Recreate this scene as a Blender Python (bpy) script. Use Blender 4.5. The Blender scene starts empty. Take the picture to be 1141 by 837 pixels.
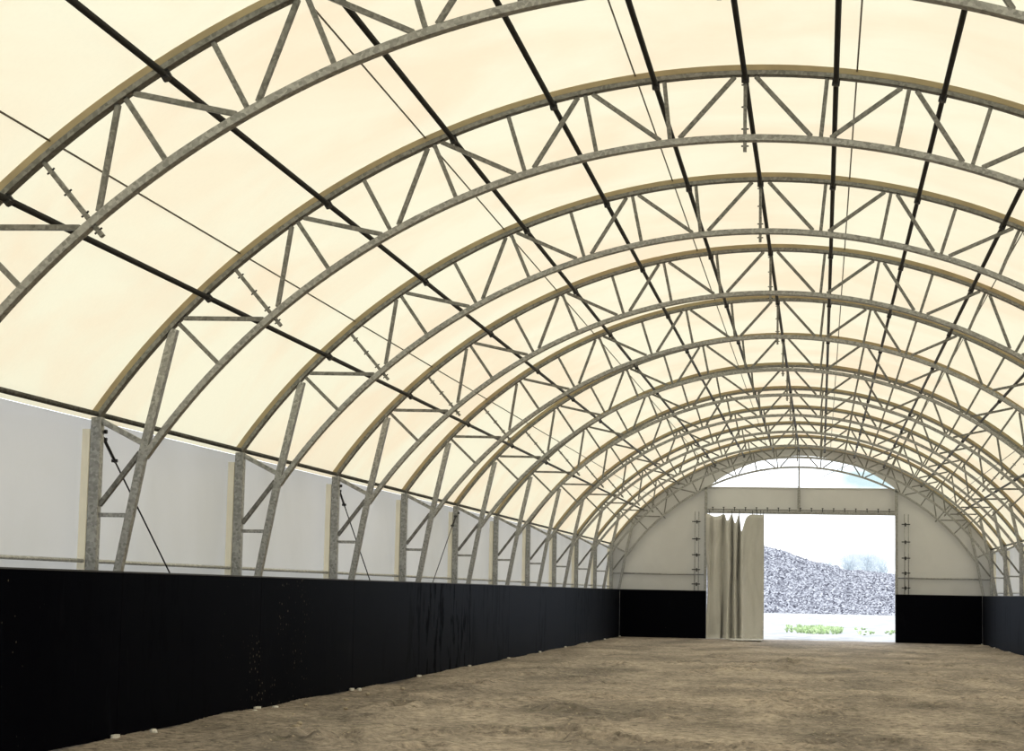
import bpy, math, random
import numpy as np
from mathutils import Vector, Matrix, noise

random.seed(7)
rng = np.random.default_rng(11)
S = bpy.context.scene
COL = S.collection

# ------------------------------------------------------------------ dimensions (metres)
XC, ZC = 6.48, -1.26            # centre of the arch circle
BAY = 5.0
NT = 12                         # truss arches at Y = 0, 5 ... 55
YE = 55.0
W = 2 * XC
R_IN0, R_IN1 = 7.175, 7.24      # inner chord
R_OUT0, R_OUT1 = 7.83, 7.876    # outer chord
R_KED1 = 7.936
R_FAB = 7.95
STEP = 5.8                      # degrees between truss nodes
Z_EAVE = 3.19
FX = 0.160                      # wall fabric offset outside the post centre
KX, KZ = 0.33, 1.622            # kick board face, height

# ------------------------------------------------------------------ materials
def new_mat(name):
    m = bpy.data.materials.new(name); m.use_nodes = True
    nt = m.node_tree; nt.nodes.clear()
    out = nt.nodes.new('ShaderNodeOutputMaterial')
    return m, nt, out

def N(nt, typ, **kw):
    n = nt.nodes.new(typ)
    for k, v in kw.items():
        if k.startswith('i_'):
            n.inputs[k[2:].replace('_', ' ')].default_value = v
        else:
            setattr(n, k, v)
    return n

def ramp(nt, stops, interp='LINEAR'):
    n = nt.nodes.new('ShaderNodeValToRGB'); cr = n.color_ramp; cr.interpolation = interp
    while len(cr.elements) < len(stops): cr.elements.new(0.5)
    for e, (p, c) in zip(cr.elements, stops):
        e.position = p; e.color = (c[0], c[1], c[2], 1) if hasattr(c, '__len__') else (c, c, c, 1)
    return n

def coords(nt, scale=(1, 1, 1), kind='Object'):
    tc = nt.nodes.new('ShaderNodeTexCoord'); mp = nt.nodes.new('ShaderNodeMapping')
    mp.inputs['Scale'].default_value = scale
    nt.links.new(tc.outputs[kind], mp.inputs['Vector'])
    return mp.outputs['Vector']

def noise_tex(nt, vec, scale, detail=3, rough=0.55, dist=0.0):
    n = N(nt, 'ShaderNodeTexNoise'); n.inputs['Scale'].default_value = scale
    n.inputs['Detail'].default_value = detail; n.inputs['Roughness'].default_value = rough
    n.inputs['Distortion'].default_value = dist
    nt.links.new(vec, n.inputs['Vector']); return n

def mixc(nt, fac, a, b, mode='MIX'):
    n = N(nt, 'ShaderNodeMix', data_type='RGBA', blend_type=mode)
    for s, v in ((0, fac), (6, a), (7, b)):
        if hasattr(v, 'is_linked') or hasattr(v, 'links'): nt.links.new(v, n.inputs[s])
        else: n.inputs[s].default_value = v if s == 0 else (v[0], v[1], v[2], 1)
    return n.outputs[2]

def simple(name, col, rough=0.5, metal=0.0, nscale=None, nvar=0.25, spec=0.5, bump=0.0):
    m, nt, out = new_mat(name)
    b = N(nt, 'ShaderNodeBsdfPrincipled'); b.inputs['Roughness'].default_value = rough
    b.inputs['Metallic'].default_value = metal; b.inputs['Specular IOR Level'].default_value = spec
    if nscale:
        v = coords(nt); n = noise_tex(nt, v, nscale, 4)
        lo = tuple(c * (1 - nvar) for c in col); hi = tuple(min(1, c * (1 + nvar)) for c in col)
        r = ramp(nt, [(0.3, lo), (0.7, hi)]); nt.links.new(n.outputs['Fac'], r.inputs['Fac'])
        nt.links.new(r.outputs['Color'], b.inputs['Base Color'])
        if bump:
            bp = N(nt, 'ShaderNodeBump'); bp.inputs['Strength'].default_value = bump
            nt.links.new(n.outputs['Fac'], bp.inputs['Height']); nt.links.new(bp.outputs['Normal'], b.inputs['Normal'])
    else:
        b.inputs['Base Color'].default_value = (*col, 1)
    nt.links.new(b.outputs[0], out.inputs['Surface'])
    return m

def steel_mat(name, lo, hi, metal=0.45, rough=0.5):
    m, nt, out = new_mat(name)
    v = coords(nt)
    vo = N(nt, 'ShaderNodeTexVoronoi'); vo.inputs['Scale'].default_value = 38
    nt.links.new(v, vo.inputs['Vector'])
    n = noise_tex(nt, v, 6, 5, 0.7)
    mx = mixc(nt, 0.5, vo.outputs['Color'], n.outputs['Color'])
    bw = N(nt, 'ShaderNodeRGBToBW'); nt.links.new(mx, bw.inputs[0])
    r = ramp(nt, [(0.3, lo), (0.7, hi)]); nt.links.new(bw.outputs[0], r.inputs['Fac'])
    b = N(nt, 'ShaderNodeBsdfPrincipled'); b.inputs['Metallic'].default_value = metal
    b.inputs['Roughness'].default_value = rough
    nt.links.new(r.outputs['Color'], b.inputs['Base Color'])
    nt.links.new(b.outputs[0], out.inputs['Surface'])
    return m

def fabric_mat(name, c1, c2, trans, weave=0.02, vscale=(0.5, 0.5, 0.5), seams=False, refl=None):
    """woven PVC membrane: part of the daylight passes through it"""
    m, nt, out = new_mat(name)
    v = coords(nt, vscale)
    n = noise_tex(nt, v, 1.0, 4, 0.6, 0.6)
    r = ramp(nt, [(0.36, c1), (0.60, c2)]); nt.links.new(n.outputs['Fac'], r.inputs['Fac'])
    col = r.outputs['Color']
    v2 = coords(nt, (1, 1, 1))
    fine = noise_tex(nt, v2, 26, 2, 0.5)
    fr = ramp(nt, [(0.3, 1 - weave), (0.7, 1.0)]); nt.links.new(fine.outputs['Fac'], fr.inputs['Fac'])
    col = mixc(nt, 1.0, col, fr.outputs['Color'], 'MULTIPLY')
    d = N(nt, 'ShaderNodeBsdfDiffuse'); t = N(nt, 'ShaderNodeBsdfTranslucent')
    nt.links.new(col, t.inputs['Color'])
    if refl: d.inputs['Color'].default_value = (*refl, 1)
    else: nt.links.new(col, d.inputs['Color'])
    mx = N(nt, 'ShaderNodeMixShader'); mx.inputs[0].default_value = trans
    nt.links.new(d.outputs[0], mx.inputs[1]); nt.links.new(t.outputs[0], mx.inputs[2])
    nt.links.new(mx.outputs[0], out.inputs['Surface'])
    return m

M = {}
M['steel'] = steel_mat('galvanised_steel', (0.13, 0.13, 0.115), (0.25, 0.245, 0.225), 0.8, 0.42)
M['steel_lit'] = steel_mat('galvanised_steel_lit', (0.22, 0.22, 0.205), (0.42, 0.42, 0.395), 0.75, 0.40)  # same galvanised steel, painted lighter for members that catch the light
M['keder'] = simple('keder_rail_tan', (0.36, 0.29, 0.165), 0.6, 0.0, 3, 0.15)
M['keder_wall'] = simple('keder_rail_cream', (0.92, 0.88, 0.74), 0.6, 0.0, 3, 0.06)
M['dark'] = simple('dark_steel_tube', (0.014, 0.013, 0.011), 0.5, 0.3, 5, 0.3)
M['clamp'] = simple('black_clamp_steel', (0.03, 0.03, 0.03), 0.5, 0.4)
M['cable'] = simple('thin_rod_steel', (0.10, 0.08, 0.05), 0.5, 0.2)
M['roof'] = fabric_mat('roof_membrane', (0.97, 0.805, 0.56), (0.97, 0.905, 0.66), 0.485, 0.03, (0.42, 0.42, 0.42), refl=(0.60, 0.57, 0.48))
M['wall'] = fabric_mat('side_wall_membrane', (0.56, 0.56, 0.54), (0.70, 0.70, 0.69), 0.30, 0.03, (0.8, 0.3, 0.25), refl=(0.62, 0.61, 0.56))
M['gable'] = fabric_mat('gable_membrane', (0.56, 0.555, 0.53), (0.62, 0.615, 0.585), 0.05, 0.02, (0.5, 0.5, 0.5))
M['curtain'] = fabric_mat('curtain_cloth', (0.55, 0.545, 0.51), (0.68, 0.67, 0.63), 0.12, 0.05, (1.2, 1.2, 0.4))
M['white'] = simple('pale_stone', (0.72, 0.70, 0.64), 0.8, 0, 20, 0.2)
M['stone'] = simple('buff_stone', (0.42, 0.36, 0.27), 0.85, 0, 20, 0.3)
M['rail'] = steel_mat('pale_galvanised_rail', (0.42, 0.42, 0.40), (0.66, 0.66, 0.64), 0.3, 0.45)

def kick_mat():
    m, nt, out = new_mat('black_film_board')
    tc = N(nt, 'ShaderNodeTexCoord')
    geo = N(nt, 'ShaderNodeNewGeometry')
    pos = geo.outputs['Position']
    mp = N(nt, 'ShaderNodeMapping'); mp.inputs['Scale'].default_value = (1, 1, 1)
    nt.links.new(pos, mp.inputs['Vector']); v = mp.outputs['Vector']
    sep = N(nt, 'ShaderNodeSeparateXYZ'); nt.links.new(pos, sep.inputs[0])
    # splash specks of dried sand, gathered in a few places along the boards
    vo = N(nt, 'ShaderNodeTexVoronoi'); vo.inputs['Scale'].default_value = 9; nt.links.new(v, vo.inputs['Vector'])
    sp = ramp(nt, [(0.05, 1.0), (0.11, 0.0)]); nt.links.new(vo.outputs['Distance'], sp.inputs['Fac'])
    big = noise_tex(nt, v, 0.55, 2, 0.5); bigr = ramp(nt, [(0.60, 0.0), (0.70, 1.0)]); nt.links.new(big.outputs['Fac'], bigr.inputs['Fac'])
    def near_y(c, w):     # 1 around a place along the wall, 0 elsewhere
        a = N(nt, 'ShaderNodeMath', operation='SUBTRACT'); nt.links.new(sep.outputs['Y'], a.inputs[0]); a.inputs[1].default_value = c
        ab = N(nt, 'ShaderNodeMath', operation='ABSOLUTE'); nt.links.new(a.outputs[0], ab.inputs[0])
        dv = N(nt, 'ShaderNodeMath', operation='DIVIDE'); nt.links.new(ab.outputs[0], dv.inputs[0]); dv.inputs[1].default_value = w
        rr = ramp(nt, [(0.45, 1.0), (1.0, 0.0)]); nt.links.new(dv.outputs[0], rr.inputs['Fac']); return rr.outputs['Color']
    vo2 = N(nt, 'ShaderNodeTexVoronoi'); vo2.inputs['Scale'].default_value = 13; nt.links.new(v, vo2.inputs['Vector'])
    sp2 = ramp(nt, [(0.13, 1.0), (0.22, 0.0)]); nt.links.new(vo2.outputs['Distance'], sp2.inputs['Fac'])
    cl = noise_tex(nt, v, 1.7, 3, 0.6); clr = ramp(nt, [(0.48, 0.0), (0.60, 1.0)]); nt.links.new(cl.outputs['Fac'], clr.inputs['Fac'])
    m1 = N(nt, 'ShaderNodeMath', operation='MULTIPLY'); nt.links.new(sp2.outputs['Color'], m1.inputs[0]); nt.links.new(clr.outputs['Color'], m1.inputs[1])
    m2 = N(nt, 'ShaderNodeMath', operation='MULTIPLY'); nt.links.new(m1.outputs[0], m2.inputs[0]); nt.links.new(near_y(10.9, 1.9), m2.inputs[1])
    m3 = N(nt, 'ShaderNodeMath', operation='MULTIPLY'); nt.links.new(sp.outputs['Color'], m3.inputs[0]); nt.links.new(bigr.outputs['Color'], m3.inputs[1])
    mk = N(nt, 'ShaderNodeMath', operation='MAXIMUM'); nt.links.new(m2.outputs[0], mk.inputs[0]); nt.links.new(m3.outputs[0], mk.inputs[1])
    # slanted scuff streaks
    mp2 = N(nt, 'ShaderNodeMapping'); mp2.inputs['Scale'].default_value = (1, 2.0, 0.6); mp2.inputs['Rotation'].default_value = (-0.22, 0, 0)
    nt.links.new(pos, mp2.inputs['Vector'])
    st = noise_tex(nt, mp2.outputs['Vector'], 2.2, 4, 0.6); sr = ramp(nt, [(0.60, 0.0), (0.72, 1.0)]); nt.links.new(st.outputs['Fac'], sr.inputs['Fac'])
    base = mixc(nt, sr.outputs['Color'], (0.0015, 0.0015, 0.003), (0.004, 0.004, 0.006))
    mk2 = N(nt, 'ShaderNodeMath', operation='MULTIPLY'); nt.links.new(mk.outputs[0], mk2.inputs[0]); mk2.inputs[1].default_value = 0.8
    col = mixc(nt, mk2.outputs[0], base, (0.16, 0.14, 0.10))
    b = N(nt, 'ShaderNodeBsdfDiffuse'); nt.links.new(col, b.inputs['Color'])
    g = N(nt, 'ShaderNodeBsdfGlossy'); g.inputs['Roughness'].default_value = 0.36; g.inputs['Color'].default_value = (0.78, 0.86, 1.0, 1)
    lw = N(nt, 'ShaderNodeLayerWeight'); fr = ramp(nt, [(0.0, 0.002), (0.62, 0.003), (0.74, 0.014), (0.82, 0.038), (1.0, 0.065)]); nt.links.new(lw.outputs['Facing'], fr.inputs['Fac'])
    zone = noise_tex(nt, v, 0.22, 1, 0.4); zr = N(nt, 'ShaderNodeMath', operation='MAXIMUM'); nt.links.new(near_y(22.3, 4.0), zr.inputs[0]); z1 = ramp(nt, [(0.50, 0.0), (0.62, 0.4)]); nt.links.new(zone.outputs['Fac'], z1.inputs['Fac']); nt.links.new(z1.outputs['Color'], zr.inputs[1])
    zm = N(nt, 'ShaderNodeMath', operation='MULTIPLY'); s0 = ramp(nt, [(0.52, 0.0), (0.60, 0.65)]); nt.links.new(st.outputs['Fac'], s0.inputs['Fac'])
    nt.links.new(s0.outputs['Color'], zm.inputs[0]); nt.links.new(zr.outputs[0], zm.inputs[1])
    sm = ramp(nt, [(0.0, 1.0), (1.0, 0.0)]); nt.links.new(zm.outputs[0], sm.inputs['Fac'])
    mm = N(nt, 'ShaderNodeMath', operation='MULTIPLY'); nt.links.new(fr.outputs['Color'], mm.inputs[0]); nt.links.new(sm.outputs['Color'], mm.inputs[1])
    mx = N(nt, 'ShaderNodeMixShader'); nt.links.new(mm.outputs[0], mx.inputs[0]); nt.links.new(b.outputs[0], mx.inputs[1]); nt.links.new(g.outputs[0], mx.inputs[2])
    nt.links.new(mx.outputs[0], out.inputs['Surface'])
    return m
M['kick'] = kick_mat()

def floor_mat():
    m, nt, out = new_mat('sandy_arena_soil')
    v = coords(nt, (1, 0.55, 1))
    n1 = noise_tex(nt, v, 0.55, 6, 0.62, 0.5)
    r1 = ramp(nt, [(0.36, (0.17, 0.145, 0.12)), (0.5, (0.295, 0.25, 0.205)), (0.64, (0.42, 0.355, 0.29))])
    nt.links.new(n1.outputs['Fac'], r1.inputs['Fac'])
    v2 = coords(nt, (1, 1, 1))
    n2 = noise_tex(nt, v2, 7, 6, 0.75)
    r2 = ramp(nt, [(0.34, 0.35), (0.5, 1.0), (0.66, 1.5)]); nt.links.new(n2.outputs['Fac'], r2.inputs['Fac'])
    col = mixc(nt, 1.0, r1.outputs['Color'], r2.outputs['Color'], 'MULTIPLY')
    n3 = noise_tex(nt, v2, 1.6, 5, 0.7)
    r3 = ramp(nt, [(0.56, 0.0), (0.70, 0.7)]); nt.links.new(n3.outputs['Fac'], r3.inputs['Fac'])
    col = mixc(nt, r3.outputs['Color'], col, (0.10, 0.095, 0.06))
    # loose grit: pale crumbs
    vo = N(nt, 'ShaderNodeTexVoronoi'); vo.inputs['Scale'].default_value = 11; nt.links.new(v2, vo.inputs['Vector'])
    g = ramp(nt, [(0.10, 0.75), (0.22, 0.0)]); nt.links.new(vo.outputs['Distance'], g.inputs['Fac'])
    col = mixc(nt, g.outputs['Color'], col, (0.50, 0.42, 0.31))
    b = N(nt, 'ShaderNodeBsdfPrincipled'); nt.links.new(col, b.inputs['Base Color'])
    b.inputs['Roughness'].default_value = 0.72; b.inputs['Specular IOR Level'].default_value = 0.25
    bp = N(nt, 'ShaderNodeBump'); bp.inputs['Strength'].default_value = 0.7; bp.inputs['Distance'].default_value = 0.03
    nt.links.new(n2.outputs['Fac'], bp.inputs['Height']); nt.links.new(bp.outputs['Normal'], b.inputs['Normal'])
    nt.links.new(b.outputs[0], out.inputs['Surface'])
    return m
M['floor'] = floor_mat()

def gravel_mat():
    m, nt, out = new_mat('crushed_grey_gravel')
    v = coords(nt)
    vo = N(nt, 'ShaderNodeTexVoronoi'); vo.inputs['Scale'].default_value = 6.5; nt.links.new(v, vo.inputs['Vector'])
    n = noise_tex(nt, v, 5.5, 5, 0.8)
    mx = mixc(nt, 0.5, vo.outputs['Color'], n.outputs['Color'])
    bw = N(nt, 'ShaderNodeRGBToBW'); nt.links.new(mx, bw.inputs[0])
    r = ramp(nt, [(0.33, (0.11, 0.113, 0.14)), (0.48, (0.33, 0.34, 0.39)), (0.66, (0.70, 0.72, 0.78))]); nt.links.new(bw.outputs[0], r.inputs['Fac'])
    b = N(nt, 'ShaderNodeBsdfDiffuse'); nt.links.new(r.outputs['Color'], b.inputs['Color'])
    bp = N(nt, 'ShaderNodeBump'); bp.inputs['Strength'].default_value = 0.8; bp.inputs['Distance'].default_value = 0.3
    nt.links.new(vo.outputs['Distance'], bp.inputs['Height']); nt.links.new(bp.outputs['Normal'], b.inputs['Normal'])
    nt.links.new(b.outputs[0], out.inputs['Surface'])
    return m
M['gravel'] = gravel_mat()

def ground_mat():
    m, nt, out = new_mat('pale_yard_ground')
    v = coords(nt, (1, 0.35, 1)); n = noise_tex(nt, v, 0.8, 6, 0.75)
    r = ramp(nt, [(0.32, (0.36, 0.37, 0.39)), (0.6, (0.60, 0.61, 0.62))]); nt.links.new(n.outputs['Fac'], r.inputs['Fac'])
    b = N(nt, 'ShaderNodeBsdfDiffuse'); nt.links.new(r.outputs['Color'], b.inputs['Color'])
    nt.links.new(b.outputs[0], out.inputs['Surface'])
    return m
M['ground'] = ground_mat()
M['weed'] = simple('fresh_green_leaf', (0.50, 0.64, 0.34), 0.6, 0, 4, 0.4)
M['leaf'] = simple('haze_pale_twig', (0.62, 0.68, 0.72), 0.9, 0, 2, 0.2)  # distance haze is put into the twig colour as pale blue-grey

def pane_mat():
    m, nt, out = new_mat('clear_film_pane')
    t = N(nt, 'ShaderNodeBsdfTransparent'); t.inputs['Color'].default_value = (0.97, 0.98, 0.98, 1)
    g = N(nt, 'ShaderNodeBsdfGlossy'); g.inputs['Roughness'].default_value = 0.05
    mx = N(nt, 'ShaderNodeMixShader'); mx.inputs[0].default_value = 0.03
    nt.links.new(t.outputs[0], mx.inputs[1]); nt.links.new(g.outputs[0], mx.inputs[2])
    nt.links.new(mx.outputs[0], out.inputs['Surface'])
    return m
M['pane'] = pane_mat()

# ------------------------------------------------------------------ mesh helpers
class MB:
    def __init__(s): s.v, s.f = [], []
    def ring_sweep(s, rings, closed=False, caps=True):
        n = len(rings[0]); base = len(s.v)
        for r in rings: s.v += [tuple(p) for p in r]
        k = len(rings)
        for i in range(k if closed else k - 1):
            a = base + i * n; b = base + ((i + 1) % k) * n
            for j in range(n):
                j2 = (j + 1) % n
                s.f.append((a + j, a + j2, b + j2, b + j))
        if caps and not closed:
            s.f.append(tuple(base + j for j in reversed(range(n))))
            s.f.append(tuple(base + (k - 1) * n + j for j in range(n)))
        return s
    def bar(s, p, q, w, h, ref=(0, 1, 0), ch=0.07):
        """rectangular tube from p to q; w along ref, h across; chamfered corners"""
        return s.poly([p, q], w, h, ref, ch)
    def poly(s, pts, w, h, ref=(0, 1, 0), ch=0.07):
        pts = [Vector(p) for p in pts]; ref = Vector(ref).normalized(); rings = []
        for i, p in enumerate(pts):
            a = pts[max(0, i - 1)]; b = pts[min(len(pts) - 1, i + 1)]
            t = (b - a).normalized(); u = (ref - t * ref.dot(t)).normalized(); n = t.cross(u)
            c = ch * min(w, h); hw, hh = w / 2, h / 2
            pr = [(-hw + c, -hh), (hw - c, -hh), (hw, -hh + c), (hw, hh - c), (hw - c, hh), (-hw + c, hh), (-hw, hh - c), (-hw, -hh + c)]
            rings.append([p + u * x + n * y for x, y in pr])
        return s.ring_sweep(rings)
    def tube(s, pts, r, n=10):
        pts = [Vector(p) for p in pts]; rings = []
        for i, p in enumerate(pts):
            a = pts[max(0, i - 1)]; b = pts[min(len(pts) - 1, i + 1)]
            t = (b - a).normalized(); ref = Vector((0, 0, 1)) if abs(t.z) < 0.9 else Vector((1, 0, 0))
            u = t.cross(ref).normalized(); w = t.cross(u)
            rr = r[i] if hasattr(r, '__len__') else r
            rings.append([p + (u * math.cos(2 * math.pi * j / n) + w * math.sin(2 * math.pi * j / n)) * rr for j in range(n)])
        return s.ring_sweep(rings)
    def box(s, c, d, ch=0.12):
        c = Vector(c); return s.bar(c - Vector((0, 0, d[2] / 2)), c + Vector((0, 0, d[2] / 2)), d[1], d[0], (0, 1, 0), ch)
    def build(s, name, mat, parent=None, loc=None, smooth=False):
        me = bpy.data.meshes.new(name); me.from_pydata(s.v, [], s.f); me.update()
        if smooth: me.polygons.foreach_set('use_smooth', [True] * len(me.polygons))
        me.materials.append(mat)
        o = bpy.data.objects.new(name, me); COL.objects.link(o)
        if parent: o.parent = parent
        if loc: o.location = loc
        return o

def empty(name, loc=(0, 0, 0), rz=0):
    o = bpy.data.objects.new(name, None); COL.objects.link(o); o.location = loc; o.rotation_euler.z = rz
    o.empty_display_size = 0.2
    return o
def tag(o, label=None, cat=None, group=None, kind=None):
    if label: o['label'] = label
    if cat: o['category'] = cat
    if group: o['group'] = group
    if kind: o['kind'] = kind
    return o
def copy_tree(o, parent=None):
    c = o.copy(); COL.objects.link(c)
    if parent: c.parent = parent
    for ch in list(o.children): copy_tree(ch, c)
    return c

def P(deg, r, y=0.0):            # point on an arch in truss-local coordinates (origin on the floor below the apex)
    a = math.radians(deg); return Vector((r * math.sin(a), y, ZC + r * math.cos(a)))
def arc(d0, d1, r, n): return [P(d0 + (d1 - d0) * i / n, r) for i in range(n + 1)]

# ------------------------------------------------------------------ truss arch
ORD = ['nearest', 'second', 'third', 'fourth', 'fifth', 'sixth', 'seventh', 'eighth', 'ninth', 'tenth', 'eleventh', 'twelfth']
EA = 55.45                       # angle at which the outer chord meets the post
def make_truss():
    t = empty('truss_arch', (XC, 0, 0))
    n = 96
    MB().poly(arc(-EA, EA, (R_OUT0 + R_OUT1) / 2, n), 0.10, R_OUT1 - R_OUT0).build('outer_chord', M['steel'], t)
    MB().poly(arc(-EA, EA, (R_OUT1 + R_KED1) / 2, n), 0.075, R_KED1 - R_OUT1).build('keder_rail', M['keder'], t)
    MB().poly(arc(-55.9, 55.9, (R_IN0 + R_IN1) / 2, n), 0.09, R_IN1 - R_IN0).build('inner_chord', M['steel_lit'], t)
    rm_o, rm_i = R_OUT0 - 0.002, R_IN1 + 0.002
    for k in list(range(-8, 0)) + list(range(1, 9)):
        if abs(k) == 7: continue
        MB().bar(P(k * STEP, rm_i), P(k * STEP, rm_o), 0.042, 0.04).build('radial_strut', M['steel'], t)
    for s in (-1, 1):
        for k in range(0, 8):
            ko, ki = (k, k + 1) if k % 2 == 0 else (k + 1, k)
            so = 1 if ki > ko else -1
            do = 0.55 * so if ko else 0.75 * so
            a = P(s * (ko * STEP + do), rm_o - 0.006); b = P(s * (ki * STEP - 0.75 * so), rm_i + 0.004)
            MB().bar(a, b, 0.045, 0.042).build('diagonal_strut', M['steel'], t)
    for k in (-7, 0, 7):          # bolted splice: two flat bars with bolts poking through
        m = MB()
        m.bar(P(k * STEP, 7.075), P(k * STEP, R_OUT0 - 0.002), 0.05, 0.034)
        sp = m.build('splice_plate', M['steel'], t)
        for rr in (7.13, 7.30, 7.52, 7.74):
            ax = P(k * STEP, rr) ; tv = (P(k * STEP + 1, rr) - P(k * STEP - 1, rr)).normalized()
            c = ax
            MB().tube([c - tv * 0.036, c + tv * 0.036], 0.008, 6).build('bolt', M['clamp'], sp)
    def mir(x, s): return (s * (x - XC) * -1, 0)
    def L(x, z, s): return Vector(((x - XC) * s, 0, z))   # s=1: left side as measured; s=-1 mirrored
    for s in (1, -1):
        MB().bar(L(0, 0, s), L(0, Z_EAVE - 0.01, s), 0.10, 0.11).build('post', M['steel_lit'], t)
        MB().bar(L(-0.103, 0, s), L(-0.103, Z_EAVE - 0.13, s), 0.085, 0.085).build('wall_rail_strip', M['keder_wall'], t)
        MB().box(L(0, 0.008, s), (0.24, 0.22, 0.016)).build('base_plate', M['steel_lit'], t)
        MB().poly([P(-s * (8 * STEP + 0.55), rm_o - 0.01), L(0.515, 2.93, s), L(0.475, 2.72, s), L(0.273, 1.607, s), L(0.10, 0.02, s)], 0.082, 0.085).build('leg', M['steel_lit'], t)
        MB().bar(L(0.05, 3.14, s), L(0.47, 2.93, s), 0.055, 0.055).build('knee_strut', M['steel_lit'], t)
        MB().bar(L(0.055, 2.295, s), L(0.46, 2.83, s), 0.05, 0.05).build('knee_strut', M['steel'], t)
        MB().bar(L(0.055, 2.197, s), L(0.335, 2.197, s), 0.042, 0.042).build('cross_strut', M['steel_lit'], t)
    return t
truss = make_truss()
for i in range(NT):
    o = truss if i == 0 else None
    if i: 
        o = copy_tree(truss)
    o.location = (XC, i * BAY, 0)
    if i == 0: lab = 'steel truss arch nearest the camera, cut off by the top and left of the frame'
    elif i == NT - 1: lab = 'last steel truss arch, standing right at the gable wall with the arched window'
    elif i == NT - 2: lab = 'steel truss arch just in front of the last one at the gable wall'
    else: lab = '%s galvanised steel truss arch counted from the camera' % ORD[i]
    tag(o, lab, 'truss arch', 'truss arches of the tent hall')

# ------------------------------------------------------------------ purlins running the length of the hall
def arm(x, z, y): return Vector((x, y, z))
PR = 7.800
names = {0: 'along the ridge, through every apex', 1: 'first beside the ridge', 2: 'second from the ridge', 3: 'third from the ridge', 4: 'fourth from the ridge', 5: 'fifth from the ridge'}
Y0P = -9.0
for k, dg in enumerate([0, 6.45, 14.02, 21.76, 32.2, 43.5]):
    for s in ((-1, 1) if k else (1,)):
        c = P(s * dg, PR)
        root = empty('roof_purlin', (XC + c.x, 0, c.z))
        side = '' if k == 0 else (' on the left slope' if s < 0 else ' on the right slope')
        tag(root, 'long dark steel purlin tube %s%s' % (names[k], side), 'purlin', 'roof purlins')
        MB().tube([(0, Y0P, 0), (0, YE + 0.04, 0)], 0.027, 12).build('tube', M['dark'], root, smooth=True)
        rot = math.radians(s * dg)
        base = None
        for i in range(NT):
            if base is None:
                base = MB()
                base.box((0, 0, 0.0), (0.075, 0.05, 0.072))
                base.box((0.0, -0.03, -0.035), (0.045, 0.09, 0.02))
                base = base.build('purlin_clamp', M['clamp'], root); b = base
                b.rotation_euler.y = rot
            else:
                b = base.copy(); COL.objects.link(b); b.parent = root
            b.location = (0, i * BAY, 0)
for s in (-1, 1):
    x = XC + s * (XC + 0.0)
    root = empty('eave_purlin', (x, 0, Z_EAVE + 0.022))
    tag(root, 'steel eave purlin tube on top of the %s wall posts' % ('left' if s < 0 else 'right'), 'purlin')
    MB().tube([(0, Y0P, 0), (0, YE, 0)], 0.027, 12).build('tube', M['steel'], root, smooth=True)
    for i in range(NT):
        MB().box((-s * 0.005, i * BAY, -0.005), (0.08, 0.06, 0.075)).build('purlin_clamp', M['clamp'], root) if i == 0 else None
    base = root.children[-1]
    for i in range(1, NT):
        b = base.copy(); COL.objects.link(b); b.parent = root; b.location = (0, i * BAY, 0)
for k, dg in enumerate([7.82, 23.6, 39.57]):
    for s in (-1, 1):
        c = P(s * dg, 7.918)
        o = MB().tube([(0, Y0P, 0), (0, YE, 0)], 0.0085, 6).build('tension_rod', M['cable'], None, (XC + c.x, 0, c.z))
        tag(o, 'thin brown rod lengthwise under the membrane, %s from the ridge on the %s slope' % (['first', 'second', 'third'][k], 'left' if s < 0 else 'right'), 'rod', 'thin roof rods')

# ------------------------------------------------------------------ wall rails between the posts, bracing rods
for s in (-1, 1):
    for i in range(NT):
        if s > 0 and i < 8: continue
        if i == NT - 1: continue
        x = XC + s * (XC + 0.035)
        o = MB().tube([(0, 0.06, 0), (0, BAY - 0.06, 0)], 0.021, 10).build('wall_girt', M['rail'], None, (x + s * 0.045, i * BAY, 1.735), True)
        tag(o, 'pale tube low on the %s wall between the %s and %s truss from the camera' % ('left' if s < 0 else 'right', ORD[i].replace('nearest', 'first'), ORD[i + 1]), 'wall rail', 'horizontal wall rails above the kick boards')
def brace(y0, y1, lab):
    root = empty('brace_rod', (0.02, y0, 3.02)); tag(root, lab, 'bracing rod', 'diagonal wall bracing rods')
    d = Vector((0.0, (y1 - y0), -2.9)); L_ = d.length; u = d.normalized()
    st = u * 0.08
    MB().tube([st, u * (L_ - 0.1)], 0.009, 8).build('rod', M['dark'], root, smooth=True)
    m = MB(); m.tube([st + u * 0.0, st + u * 0.42], 0.017, 8)
    tb = m.build('turnbuckle', M['clamp'], root, smooth=True)
    for q in (0.02, 0.40):
        c = st + u * q; MB().tube([c - Vector((0.03, 0, 0)), c + Vector((0.03, 0, 0))], 0.02, 6).build('nut', M['clamp'], tb)
    MB().tube([Vector((0.025, 0, 0.02)), Vector((0.06, 0, 0.02))], 0.022, 8).build('eye_bolt', M['clamp'], root)
brace(5.06, 9.9, 'thin diagonal rod sloping down right from the top of the second truss post')
brace(15.06, 19.9, 'thin diagonal rod sloping down right from the top of the fourth truss post')
brace(24.94, 20.1, 'thin diagonal rod sloping down left from the top of the sixth truss post')

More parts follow.
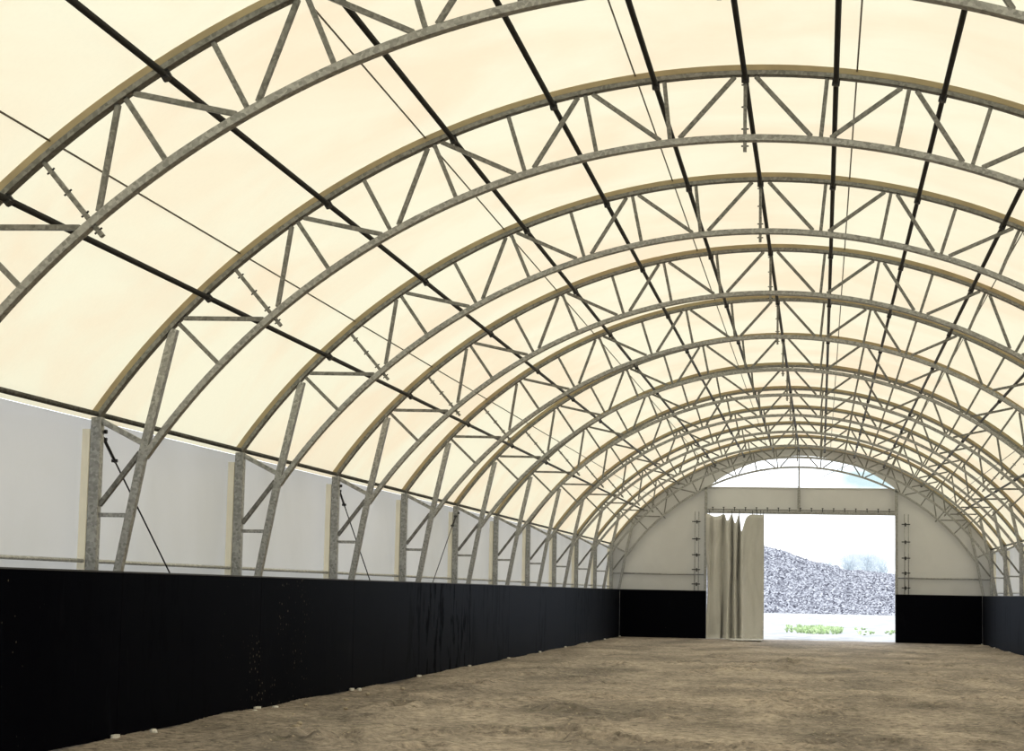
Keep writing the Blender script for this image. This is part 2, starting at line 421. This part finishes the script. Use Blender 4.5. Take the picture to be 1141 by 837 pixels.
# ------------------------------------------------------------------ shell: roof and wall membranes
YB = -24.0
def grid(name, mat, fn, us, vs, kind='structure', smooth=True):
    nu, nv = len(us), len(vs); v = [fn(a, b) for a in us for b in vs]
    f = [(i * nv + j, (i + 1) * nv + j, (i + 1) * nv + j + 1, i * nv + j + 1) for i in range(nu - 1) for j in range(nv - 1)]
    m = MB(); m.v = v; m.f = f; o = m.build(name, mat, None, None, smooth)
    if kind: o['kind'] = kind
    return o
EF = math.degrees(math.asin((XC + FX - 0.055) / R_FAB))
def roof(y, a):
    q = (y % BAY) / BAY; sag = 0.012 * math.sin(math.pi * q)
    if abs(a) > EF: c = P(math.copysign(EF, a), R_FAB); return (XC + c.x, y, c.z - 0.03)
    c = P(a, R_FAB - sag * math.cos(math.radians(a * 1.5))); return (XC + c.x, y, c.z)
ys = [YB + 0.5 * i for i in range(int((YE + 0.4 - YB) / 0.5) + 1)] + [YE + 0.35]
grid('ceiling', M['roof'], roof, ys, [-60] + [EF * (i / 40 - 1) for i in range(81)] + [60])
for s, nm in ((-1, 'wall_left'), (1, 'wall_right')):
    xw = XC + s * (XC + FX)
    def wf(y, z, s=s, xw=xw):
        q = (y % BAY) / BAY
        return (xw + s * 0.012 * math.sin(math.pi * q) * math.sin(math.pi * min(z, 3.1) / 3.1) - s * 0.055 * max(0.0, (z - 3.04) / 0.12), y, z)
    grid(nm, M['wall'], wf, ys, [3.04 * i / 8 for i in range(9)] + [3.10, 3.16])

# gable wall with the door opening and the arched window
GY = YE + 0.16
DX0, DX1, DZ, PZ = 3.342, 9.73, 4.32, 5.227
WX0, WX1, WZT = 3.30, 9.80, 6.37
WR = (((WX1 - WX0) / 2) ** 2 + (WZT - PZ) ** 2) / (2 * (WZT - PZ)); WXC = (WX0 + WX1) / 2
def wtop(x): return WZT - WR + math.sqrt(max(0, WR * WR - (x - WXC) ** 2))
def rtop(x): return ZC + math.sqrt(max(0, (R_FAB - 0.005) ** 2 - (x - XC) ** 2)) if abs(x - XC) < XC + FX - 0.02 else 3.15
m = MB()
def strip(xs, lo, hi):
    b = len(m.v)
    for x in xs: m.v += [(x, GY, lo(x)), (x, GY, hi(x))]
    for i in range(len(xs) - 1): m.f.append((b + 2 * i, b + 2 * i + 2, b + 2 * i + 3, b + 2 * i + 1))
lin = lambda a, b, n: [a + (b - a) * i / n for i in range(n + 1)]
strip(lin(-FX, WX0, 16), lambda x: 0.0, rtop)
strip(lin(DX1 + 0.07, 2 * XC + FX, 16), lambda x: 0.0, rtop)
strip(lin(WX0, WX1, 40), wtop, rtop)
strip(lin(WX0, DX1 + 0.07, 12), lambda x: DZ + 0.03, lambda x: PZ)
m.build('wall_back', M['gable'])['kind'] = 'structure'
# arched window of clear film
w = empty('window_1', (WXC, GY, PZ)); w['kind'] = 'structure'
m = MB(); xs = lin(WX0, WX1, 40)
for x in xs: m.v += [(x - WXC, 0.01, 0), (x - WXC, 0.01, wtop(x) - PZ)]
for i in range(40): m.f.append((2 * i, 2 * i + 2, 2 * i + 3, 2 * i + 1))
m.build('pane', M['pane'], w)
MB().poly([(x - WXC, -0.012, wtop(x) - PZ) for x in xs], 0.02, 0.03).build('window_frame', M['gable'], w)
MB().bar((WX0 - WXC, -0.012, 0), (WX1 - WXC, -0.012, 0), 0.03, 0.05).build('window_sill', M['gable'], w)
# gable posts, header and braces
d = empty('door_1', ((DX0 + DX1) / 2, YE, 0)); d['kind'] = 'structure'
dx = (DX1 - DX0) / 2
for s in (-1, 1):
    MB().bar((s * (dx + 0.06), 0, 0), (s * (dx + 0.06), 0, PZ + (0.0)), 0.09, 0.10).build('door_jamb', M['steel_lit'], d)
    bx = s * (dx + 0.38)
    bar = MB(); bar.tube([(bx - 0.05, -0.05, KZ + 0.02), (bx - 0.05, -0.05, DZ + 0.05)], 0.014, 8); bar.tube([(bx + 0.08, -0.05, KZ + 0.02), (bx + 0.08, -0.05, DZ + 0.05)], 0.014, 8)
    bar = bar.build('latch_rail', M['steel_lit'], d, smooth=True)
    for z in (1.86, 2.36, 2.87, 3.42, 4.02):
        q = MB(); q.bar((bx - 0.15, -0.07, z), (bx + 0.14, -0.07, z), 0.04, 0.035); q.bar((bx + s * -0.02, -0.08, z - 0.07), (bx + s * -0.02, -0.08, z + 0.05), 0.04, 0.05)
        q.build('latch', M['clamp'], bar)
    # horizontal girt on the gable wall
    xa, xb = (0.05 - d.location.x, -dx - 0.11) if s < 0 else (dx + 0.11, W - 0.05 - d.location.x)
    MB().tube([(xa, 0.07, 2.19), (xb, 0.07, 2.19)], 0.027, 10).build('gable_rail', M['steel_lit'], d, smooth=True)
MB().bar((-dx - 0.01, 0, DZ + 0.045), (dx + 0.01, 0, DZ + 0.045), 0.09, 0.10).build('header_beam', M['steel_lit'], d)
tr = MB().bar((-dx, -0.02, DZ + 0.135), (dx, -0.02, DZ + 0.135), 0.035, 0.035).build('curtain_track', M['steel'], d)
hb = None
for i in range(17):
    x = -dx + 0.18 + i * (2 * dx - 0.36) / 16
    if hb is None:
        q = MB(); q.bar((0, -0.05, -0.05), (0, -0.05, 0.07), 0.02, 0.025); q.box((0, -0.05, 0.07), (0.06, 0.03, 0.03)); hb = q.build('track_hook', M['clamp'], tr); h = hb
    else:
        h = hb.copy(); COL.objects.link(h); h.parent = tr
    h.location = (x, -0.03, DZ + 0.135)
cxo = XC - d.location.x
MB().bar((cxo, 0, DZ + 0.095), (cxo, 0, PZ), 0.09, 0.10).build('gable_post', M['steel_lit'], d)
MB().bar((cxo, 0, PZ), (cxo, 0, 6.0), 0.05, 0.055).build('gable_post', M['steel_lit'], d)
for s in (-1, 1):
    MB().tube([(cxo, 0.06, PZ + 0.03), (cxo + s * 1.95, 0.06, 6.17)], 0.010, 6).build('brace_wire', M['steel'], d)

# ------------------------------------------------------------------ kick boards
def board(y0, y1, side):
    s = -1 if side == 'left' else 1
    xf = KX if side == 'left' else W - KX
    root = empty('kick_board', (xf, y0, 0))
    L_ = y1 - y0
    th = 0.03; xo = s * th / 2
    MB().box((xo, L_ / 2, KZ / 2 + 0.0), (th, L_ - 0.008, KZ), 0.1).build('panel', M['kick'], root)
    MB().bar((s * 0.021, 0.006, KZ + 0.008), (s * 0.021, L_ - 0.006, KZ + 0.008), 0.016, 0.042, (0, 0, 1)).build('top_edge', M['clamp'], root)
    MB().box((-s * 0.03, L_ - 0.12, 0.018), (0.05, 0.16 + 0.05 * random.random(), 0.034), 0.3).build('foot_bracket', M['white'], root)
    return root
for i in range(-1, NT - 1):
    r = board(i * BAY, (i + 1) * BAY if i < NT - 2 else YE - 0.2, 'left')
    if i < 0: lab = 'black kick board of the left wall running out of the frame beside the camera'
    elif i == 0: lab = 'black kick board at the lower left corner of the photo, largest one in view'
    elif i == NT - 2: lab = 'shortest-looking black kick board, left wall, touching the far gable corner'
    else: lab = 'black kick board on the left wall, between the %s and %s truss from the camera' % (ORD[i].replace('nearest', 'first'), ORD[i + 1])
    tag(r, lab, 'kick board', 'black kick boards on the left wall')
for i in range(8, NT - 1):
    r = board(i * BAY, (i + 1) * BAY if i < NT - 2 else YE - 0.2, 'right')
    tag(r, ('black kick board on the right wall, between the %s and %s truss from the camera' % (ORD[i], ORD[i + 1])), 'kick board', 'black kick boards on the right wall')
for (x0, x1, lab) in ((KX, DX0 - 0.02, 'black kick board on the gable wall left of the doorway, beside the curtain'), (DX1 + 0.01, W - KX, 'black kick board on the gable wall right of the doorway')):
    root = empty('kick_board', ((x0 + x1) / 2, YE - 0.2, 0)); tag(root, lab, 'kick board')
    h = (x1 - x0) / 2
    MB().box((0, 0.02, KZ / 2), (2 * h - 0.01, 0.03, KZ), 0.1).build('panel', M['kick'], root)
    MB().bar((-h + 0.01, 0.02, KZ + 0.008), (h - 0.01, 0.02, KZ + 0.008), 0.016, 0.042, (0, 0, 1)).build('top_edge', M['clamp'], root)

# ------------------------------------------------------------------ door curtain
def make_curtain():
    # plan path: bunched folds then a flat leaf; (x, y offset, top z, bottom pull to the camera)
    path = []
    def add(x, y, zt, zb=0.03, pull=0.0): path.append((x, y, zt, zb, pull))
    T = DZ - 0.03
    pts = [(3.30, 0, T), (3.42, -.16, T - .02), (3.52, -.06, T - .07), (3.62, -.22, T - .10), (3.76, -.16, T - .08), (3.86, -.02, T - .02), (3.90, .12, T), (3.96, .02, T - .05), (4.02, -.22, T - .22), (4.10, -.26, T - .20), (4.16, -.06, T - .04),
           (4.20, .12, T - .02), (4.25, -.08, T - .18), (4.31, -.24, T - .32), (4.36, -.24, T - .26), (4.41, .0, T - .05), (4.44, .14, T - .02), (4.48, -.04, T - .30), (4.53, -.24, T - .60),
           (4.60, -.24, T - .42), (4.68, -.12, T - .16), (4.78, -.04, T - .04), (4.90, .0, T), (5.05, -.03, T - .01), (5.18, .01, T - .01), (5.30, -.02, T)]
    # resample smoothly
    res = []
    for i in range(len(pts) - 1):
        p0 = pts[max(0, i - 1)]; p1 = pts[i]; p2 = pts[i + 1]; p3 = pts[min(len(pts) - 1, i + 2)]
        for j in range(5):
            t = j / 5
            res.append([0.5 * ((2 * b) + (-a + c) * t + (2 * a - 5 * b + 4 * c - e) * t * t + (-a + 3 * b - 3 * c + e) * t ** 3) for a, b, c, e in zip(p0, p1, p2, p3)])
    res.append(list(pts[-1]))
    nv = 34; m = MB()
    Lx = DX0 + 0.0
    for (x, y, zt) in res:
        right = min(1, max(0, (x - 4.0) / 0.25))
        for j in range(nv):
            v = j / (nv - 1)
            wob = 0.035 * math.sin(2.2 * v * 3 + x * 9) * (1 - right * 0.4)
            fl = 1 + 0.35 * math.sin(v * 5 + x * 4) * (1 - right)
            xx = x + wob * math.sin(math.pi * v) * (1 - max(0, (x - 4.7) / 0.6) * 0.9)
            if x < 4.0: xx += 0.10 * v * math.sin(x * 14)
            yy = y * fl - 0.02
            if j < nv - 5:
                z = zt + (0.03 - zt) * (j / (nv - 6)); tr = 0
            else:
                z = 0.03; tr = (j - (nv - 6)) / 5
            if j >= nv - 5:
                ext = 0.12 + 1.9 * right
                yy -= ext * tr; z = 0.012 + 0.02 * (1 - tr) + 0.01 * abs(math.sin(x * 20 + tr * 4))
            m.v.append((xx - Lx, yy, z))
    n = len(res)
    for i in range(n - 1):
        for j in range(nv - 1):
            m.f.append((i * nv + j, i * nv + j + 1, (i + 1) * nv + j + 1, (i + 1) * nv + j))
    root = empty('door_curtain', (Lx, YE - 0.28, 0))
    tag(root, 'grey-beige cloth curtain bunched in folds at the left side of the doorway', 'curtain')
    c = m.build('curtain_cloth', M['curtain'], root, smooth=True)
    md = c.modifiers.new('thick', 'SOLIDIFY'); md.thickness = 0.006
    for x in (3.42, 3.90, 4.20, 4.45, 4.90, 5.05, 5.18, 5.28):
        MB().tube([(x - Lx, 0.02, DZ - 0.06), (x - Lx, 0.02, DZ + 0.10)], 0.012, 6).build('hanger', M['clamp'], root)
    for z in (0.35, 0.62, 0.98, 1.32, 1.60, 2.0, 2.3):
        MB().box((5.275 - Lx, -0.05, z), (0.035, 0.02, 0.045), 0.3).build('eyelet', M['white'], root)
make_curtain()

# ------------------------------------------------------------------ floor with hoof prints and tread marks
def make_floor():
    xs = np.linspace(-0.3, W + 0.3, 270)
    ya = [YB]
    while ya[-1] < YE + 0.6:
        y = ya[-1]; st = 0.8 if y < 3 else (0.045 if y < 16 else 0.045 + (y - 16) * 0.012)
        ya.append(y + st)
    ys_ = np.array(ya); X, Y = np.meshgrid(xs, ys_, indexing='ij')
    Z = np.zeros_like(X)
    for sc, am in ((0.35, 0.012), (0.9, 0.010), (2.3, 0.006)):
        for k in range(7):
            a = rng.uniform(0, 2 * math.pi); fx, fy = sc * math.cos(a) * 2, sc * math.sin(a) * 2
            Z += am / 3.2 * np.sin(X * fx * 1.7 + Y * fy + rng.uniform(0, 6))
    Z += rng.normal(0, 0.004, Z.shape)
    Z += 0.035 * np.exp(-((X - KX) / 0.35) ** 2) * (0.6 + 0.4 * np.sin(Y * 1.3) * np.sin(Y * 0.47))
    Z += 0.035 * np.exp(-((W - KX - X) / 0.35) ** 2)
    def dent(x, y, r, dp, el=1.0):
        nonlocal Z
        sx = (xs > x - 3 * r) & (xs < x + 3 * r); sy = (ys_ > y - 3 * r * el) & (ys_ < y + 3 * r * el)
        if not sx.any() or not sy.any(): return
        ix = np.ix_(sx, sy)
        d2 = ((X[ix] - x) / r) ** 2 + ((Y[ix] - y) / (r * el)) ** 2
        Z[ix] += -dp * np.exp(-d2) + dp * 0.45 * np.exp(-(np.sqrt(d2) - 1.7) ** 2 * 3)
    for k in range(150):
        y = 5 + 32 * rng.random() ** 1.4
        dent(rng.uniform(1.5, W - 1), y, rng.uniform(0.10, 0.19), rng.uniform(0.06, 0.12), rng.uniform(1, 1.8))
    for q in range(22):           # tyre tread marks
        t = q / 21
        dent(4.6 + 2.1 * t, 6.9 - 0.9 * t, 0.05, 0.07, 1.8)
        dent(3.9 + 1.5 * t, 7.3 - 0.5 * t, 0.045, 0.06, 1.8)
    for tx in (7.5, 9.3):         # faint wheel tracks towards the door
        cx = tx + 0.5 * np.sin(Y * 0.09)
        Z += -0.012 * np.exp(-((X - cx) / 0.16) ** 2)
    Z -= 0.018
    Z = np.where(Y > YE - 1.6, Z * 0.3, Z)
    nx, ny = X.shape
    me = bpy.data.meshes.new('floor'); V = np.stack([X, Y, Z], -1).reshape(-1, 3)
    i, j = np.meshgrid(np.arange(nx - 1), np.arange(ny - 1), indexing='ij')
    a = (i * ny + j).ravel(); F = np.stack([a, a + ny, a + ny + 1, a + 1], -1)
    me.vertices.add(len(V)); me.vertices.foreach_set('co', V.ravel().astype(np.float32))
    me.loops.add(F.size); me.loops.foreach_set('vertex_index', F.ravel().astype(np.int32))
    me.polygons.add(len(F)); me.polygons.foreach_set('loop_start', np.arange(0, F.size, 4, dtype=np.int32))
    me.polygons.foreach_set('use_smooth', np.ones(len(F), dtype=bool))
    me.update(calc_edges=True); me.validate(); me.materials.append(M['floor'])
    o = bpy.data.objects.new('floor', me); COL.objects.link(o); o['kind'] = 'structure'
make_floor()

def stone(x, y, r, mat, lab, grp):
    m = MB(); n1, n2 = 5, 8; sx, sy, sz = r * random.uniform(0.8, 1.5), r * random.uniform(0.8, 1.3), r * random.uniform(0.5, 0.8)
    rings = []
    for i in range(1, n1):
        th = math.pi * i / n1
        rings.append([(sx * math.sin(th) * math.cos(2 * math.pi * j / n2) * random.uniform(.85, 1.1), sy * math.sin(th) * math.sin(2 * math.pi * j / n2) * random.uniform(.85, 1.1), sz * math.cos(th)) for j in range(n2)])
    m.ring_sweep(rings)
    o = m.build('stone', mat, None, (x, y, sz * 0.55 - 0.005)); tag(o, lab, 'stone', grp)
for (y, lab) in ((5.7, 'pale stone at the foot of the left kick boards, closest to the camera'), (9.4, 'pale stone at the foot of the left kick boards, second closest'), (10.3, 'pale stone right beside the third truss, at the foot of the left boards'), (14.9, 'pale flat stone under the kick board seam at the fourth truss')):
    stone(KX + 0.14, y, 0.045, M['white'], lab, 'pale stones along the left kick boards')
for i in range(9):
    stone(random.uniform(KX + 0.3, KX + 1.3), 6.5 + i * 1.1 + random.random(), random.uniform(0.02, 0.035), M['stone'], 'small buff stone lying on the soil near the left kick boards', 'small stones near the left boards')

# ------------------------------------------------------------------ outside
OY = YE + 0.55
def ground(a, b): return (a, b, -0.02)
grid('ground', M['ground'], ground, lin(-420, 420, 20), [OY, OY + 20, OY + 60, OY + 120, OY + 300, OY + 900])
o = grid('yard_apron', M['ground'], lambda a, b: (a, b, -0.25), lin(-420, 420, 20), [-120, -40, OY + 0.1])
def nz(x, y, s, k=0): return noise.noise(Vector((x * s, y * s, k)))
def pile():
    # broad heap: crest falls towards the right as seen from the hall
    x0, x1, y0, y1 = -60.0, 42.0, 150.0, 205.0
    nx, ny = 420, 200; vs = []
    for i in range(nx):
        x = x0 + (x1 - x0) * i / (nx - 1)
        # crest height along x
        cr = np.interp(x, [-60, -40, -14, -3.0, 1.0, 4.0, 6.8, 9.5, 13.0, 17.0, 24.0, 34.0, 42], [0, 5.5, 8.4, 7.05, 6.35, 5.55, 4.60, 3.95, 3.75, 3.3, 2.3, 0.9, 0])
        base = 162 + 2.2 * nz(x, 0, 0.12, 5)
        for j in range(ny):
            y = y0 + (y1 - y0) * j / (ny - 1)
            up = max(0.0, min(1.0, (y - base) / 13.0)); dn = max(0.0, min(1.0, (200 - y) / 16.0))
            h = cr * min(1.0, math.sin(up * math.pi / 2) ** 0.9 if up > 0 else 0, ) * math.sin(dn * math.pi / 2)
            w_ = min(1, h / 0.6)
            h += w_ * (0.35 * nz(x, y, 0.35) + 0.22 * nz(x, y, 0.9, 3) + 0.16 * nz(x, y, 2.1, 7) + random.uniform(-0.10, 0.10))
            vs.append((x, y, max(h, 0) - 0.04))
    m = MB(); m.v = vs
    m.f = [(i * ny + j, (i + 1) * ny + j, (i + 1) * ny + j + 1, i * ny + j + 1) for i in range(nx - 1) for j in range(ny - 1)]
    o = m.build('gravel_pile', M['gravel'])
    tag(o, 'large grey gravel heap in the yard seen through the doorway', 'gravel pile', kind='stuff')
pile()
def weeds():
    m = MB(); r = random.Random(3)
    for k in range(230):
        x = r.gauss(6.9, 0.6) if k % 3 else r.uniform(6.6, 10.6); y = r.uniform(68, 82); 
        if x < 5.6 or (x > 7.6 and math.sin(x * 5) < -0.2): continue
        h = r.uniform(0.04, 0.16) * (1.3 if x < 8.2 else 0.8)
        for b in range(5):
            a = r.uniform(0, 6.28); wd = r.uniform(0.02, 0.05); sp = r.uniform(0.05, 0.2)
            dx_, dy_ = math.cos(a), math.sin(a); b0 = len(m.v)
            m.v += [(x - dy_ * wd, y + dx_ * wd, -0.02), (x + dy_ * wd, y - dx_ * wd, -0.02), (x + dx_ * sp * .6 + dy_ * wd * 1.3, y + dy_ * sp * .6 - dx_ * wd * 1.3, h * .7), (x + dx_ * sp, y + dy_ * sp, h), (x + dx_ * sp * .6 - dy_ * wd * 1.3, y + dy_ * sp * .6 + dx_ * wd * 1.3, h * .7)]
            m.f += [(b0, b0 + 1, b0 + 2, b0 + 3, b0 + 4)]
    o = m.build('weed_patch', M['weed']); tag(o, 'patch of low bright green weeds on the pale yard outside the doorway', 'weeds', kind='stuff')
weeds()
def tree(x, y, h, seed, lab):
    r = random.Random(seed); root = empty('bare_tree', (x, y, 0)); tag(root, lab, 'tree', 'trees beyond the gravel heap')
    MB().tube([(0, 0, -0.1), (0.1, 0, h * 0.4), (0, 0.1, h * 0.8)], [0.22, 0.15, 0.05], 8).build('trunk', M['leaf'], root)
    m = MB()
    for k in range(260):
        z0 = h * r.uniform(0.25, 0.8); a = r.uniform(0, 6.28); el = r.uniform(0.2, 1.2); ln = h * r.uniform(0.12, 0.36) * (1.15 - z0 / h)
        p0 = Vector((0, 0, z0)); dr = Vector((math.cos(a) * math.cos(el), math.sin(a) * math.cos(el), math.sin(el)))
        p1 = p0 + dr * ln; p2 = p1 + (dr + Vector((r.uniform(-.5, .5), r.uniform(-.5, .5), .3))) * ln * 0.6
        m.tube([p0, p1, p2], [0.05, 0.035, 0.012], 4)
        for q in range(3):
            e = p1.lerp(p2, r.random()); f = e + Vector((r.uniform(-1, 1), r.uniform(-1, 1), r.uniform(0, 1))) * ln * 0.4
            m.tube([e, f], [0.025, 0.01], 3)
    m.build('branches', M['leaf'], root)
for i, (x, h, lab) in enumerate(((8.5, 9.5, 'leftmost pale tree behind the slope of the gravel heap'), (12.3, 11.0, 'second from the left of the pale trees behind the gravel heap'), (15.5, 12.0, 'third from the left of the pale trees behind the gravel heap'), (18.3, 10.5, 'rightmost pale tree behind the gravel heap, beside the door jamb'))):
    tree(x, 330 + 9 * i, h * 0.86, 40 + i, lab)

# ------------------------------------------------------------------ camera
f_px, yaw, pitch, roll = 2200.0, -0.156, 0.10835, 0.01923
cam = bpy.data.cameras.new('camera'); co = bpy.data.objects.new('camera', cam); COL.objects.link(co)
cam.sensor_width = 36; cam.lens = f_px / 1141 * 36; cam.clip_end = 3000
cy, sy, cp, sp = math.cos(yaw), math.sin(yaw), math.cos(pitch), math.sin(pitch)
fwd = Vector((sy * cp, cy * cp, sp)); r0 = Vector((cy, -sy, 0)); u0 = r0.cross(fwd)
rt = r0 * math.cos(roll) + u0 * math.sin(roll); up = -r0 * math.sin(roll) + u0 * math.cos(roll)
mat = Matrix((rt, up, -fwd)).transposed().to_4x4(); mat.translation = Vector((7.2144, -14.001, 1.5234))
co.matrix_world = mat
S.camera = co

# ------------------------------------------------------------------ sky
wd = bpy.data.worlds.new('World'); S.world = wd; wd.use_nodes = True
nt = wd.node_tree; nt.nodes.clear()
out = nt.nodes.new('ShaderNodeOutputWorld'); bg = nt.nodes.new('ShaderNodeBackground')
tc = nt.nodes.new('ShaderNodeTexCoord'); mp = nt.nodes.new('ShaderNodeMapping'); mp.inputs['Scale'].default_value = (1, 1, 2.4)
nt.links.new(tc.outputs['Generated'], mp.inputs['Vector'])
n = noise_tex(nt, mp.outputs['Vector'], 9, 3, 0.5)
last = (0.965, 1.0, 1.05)
def sky_gap(last, px, py, size, col):
    # a thin blue gap in the cloud cover towards one compass direction
    d = (rt * ((px - 570.5) / f_px) - up * ((py - 418.5) / f_px) + fwd).normalized()
    v = N(nt, 'ShaderNodeVectorMath', operation='SUBTRACT'); nt.links.new(tc.outputs['Generated'], v.inputs[0]); v.inputs[1].default_value = d
    sc = N(nt, 'ShaderNodeVectorMath', operation='MULTIPLY'); nt.links.new(v.outputs[0], sc.inputs[0]); sc.inputs[1].default_value = (1 / size, 0.4 / size, 3.0 / size)
    ln = N(nt, 'ShaderNodeVectorMath', operation='LENGTH'); nt.links.new(sc.outputs[0], ln.inputs[0])
    ad = N(nt, 'ShaderNodeMath', operation='ADD'); nt.links.new(ln.outputs['Value'], ad.inputs[0])
    nn = noise_tex(nt, tc.outputs['Generated'], 60, 3, 0.6); nt.links.new(nn.outputs['Fac'], ad.inputs[1])
    rr = ramp(nt, [(0.55, 1.0), (1.0, 0.0)]); dv = N(nt, 'ShaderNodeMath', operation='MULTIPLY'); nt.links.new(ad.outputs[0], dv.inputs[0]); dv.inputs[1].default_value = 0.62
    nt.links.new(dv.outputs[0], rr.inputs['Fac'])
    return mixc(nt, rr.outputs['Color'], last, col)
last = sky_gap(last, 972, 534, 0.026, (0.37, 0.47, 0.49))
last = sky_gap(last, 962, 626, 0.020, (0.41, 0.465, 0.49))
nt.links.new(last, bg.inputs['Color']); bg.inputs['Strength'].default_value = 2.1
nt.links.new(bg.outputs[0], out.inputs['Surface'])

vs_ = S.view_settings; vs_.view_transform = 'Standard'; vs_.look = 'None'; vs_.gamma = 1.0; vs_.exposure = 0.0
try: vs_.use_curve_mapping = False
except Exception: pass
S.cycles.max_bounces = 10; S.cycles.diffuse_bounces = 6; S.cycles.transmission_bounces = 6; S.cycles.transparent_max_bounces = 8
S.cycles.use_denoising = True
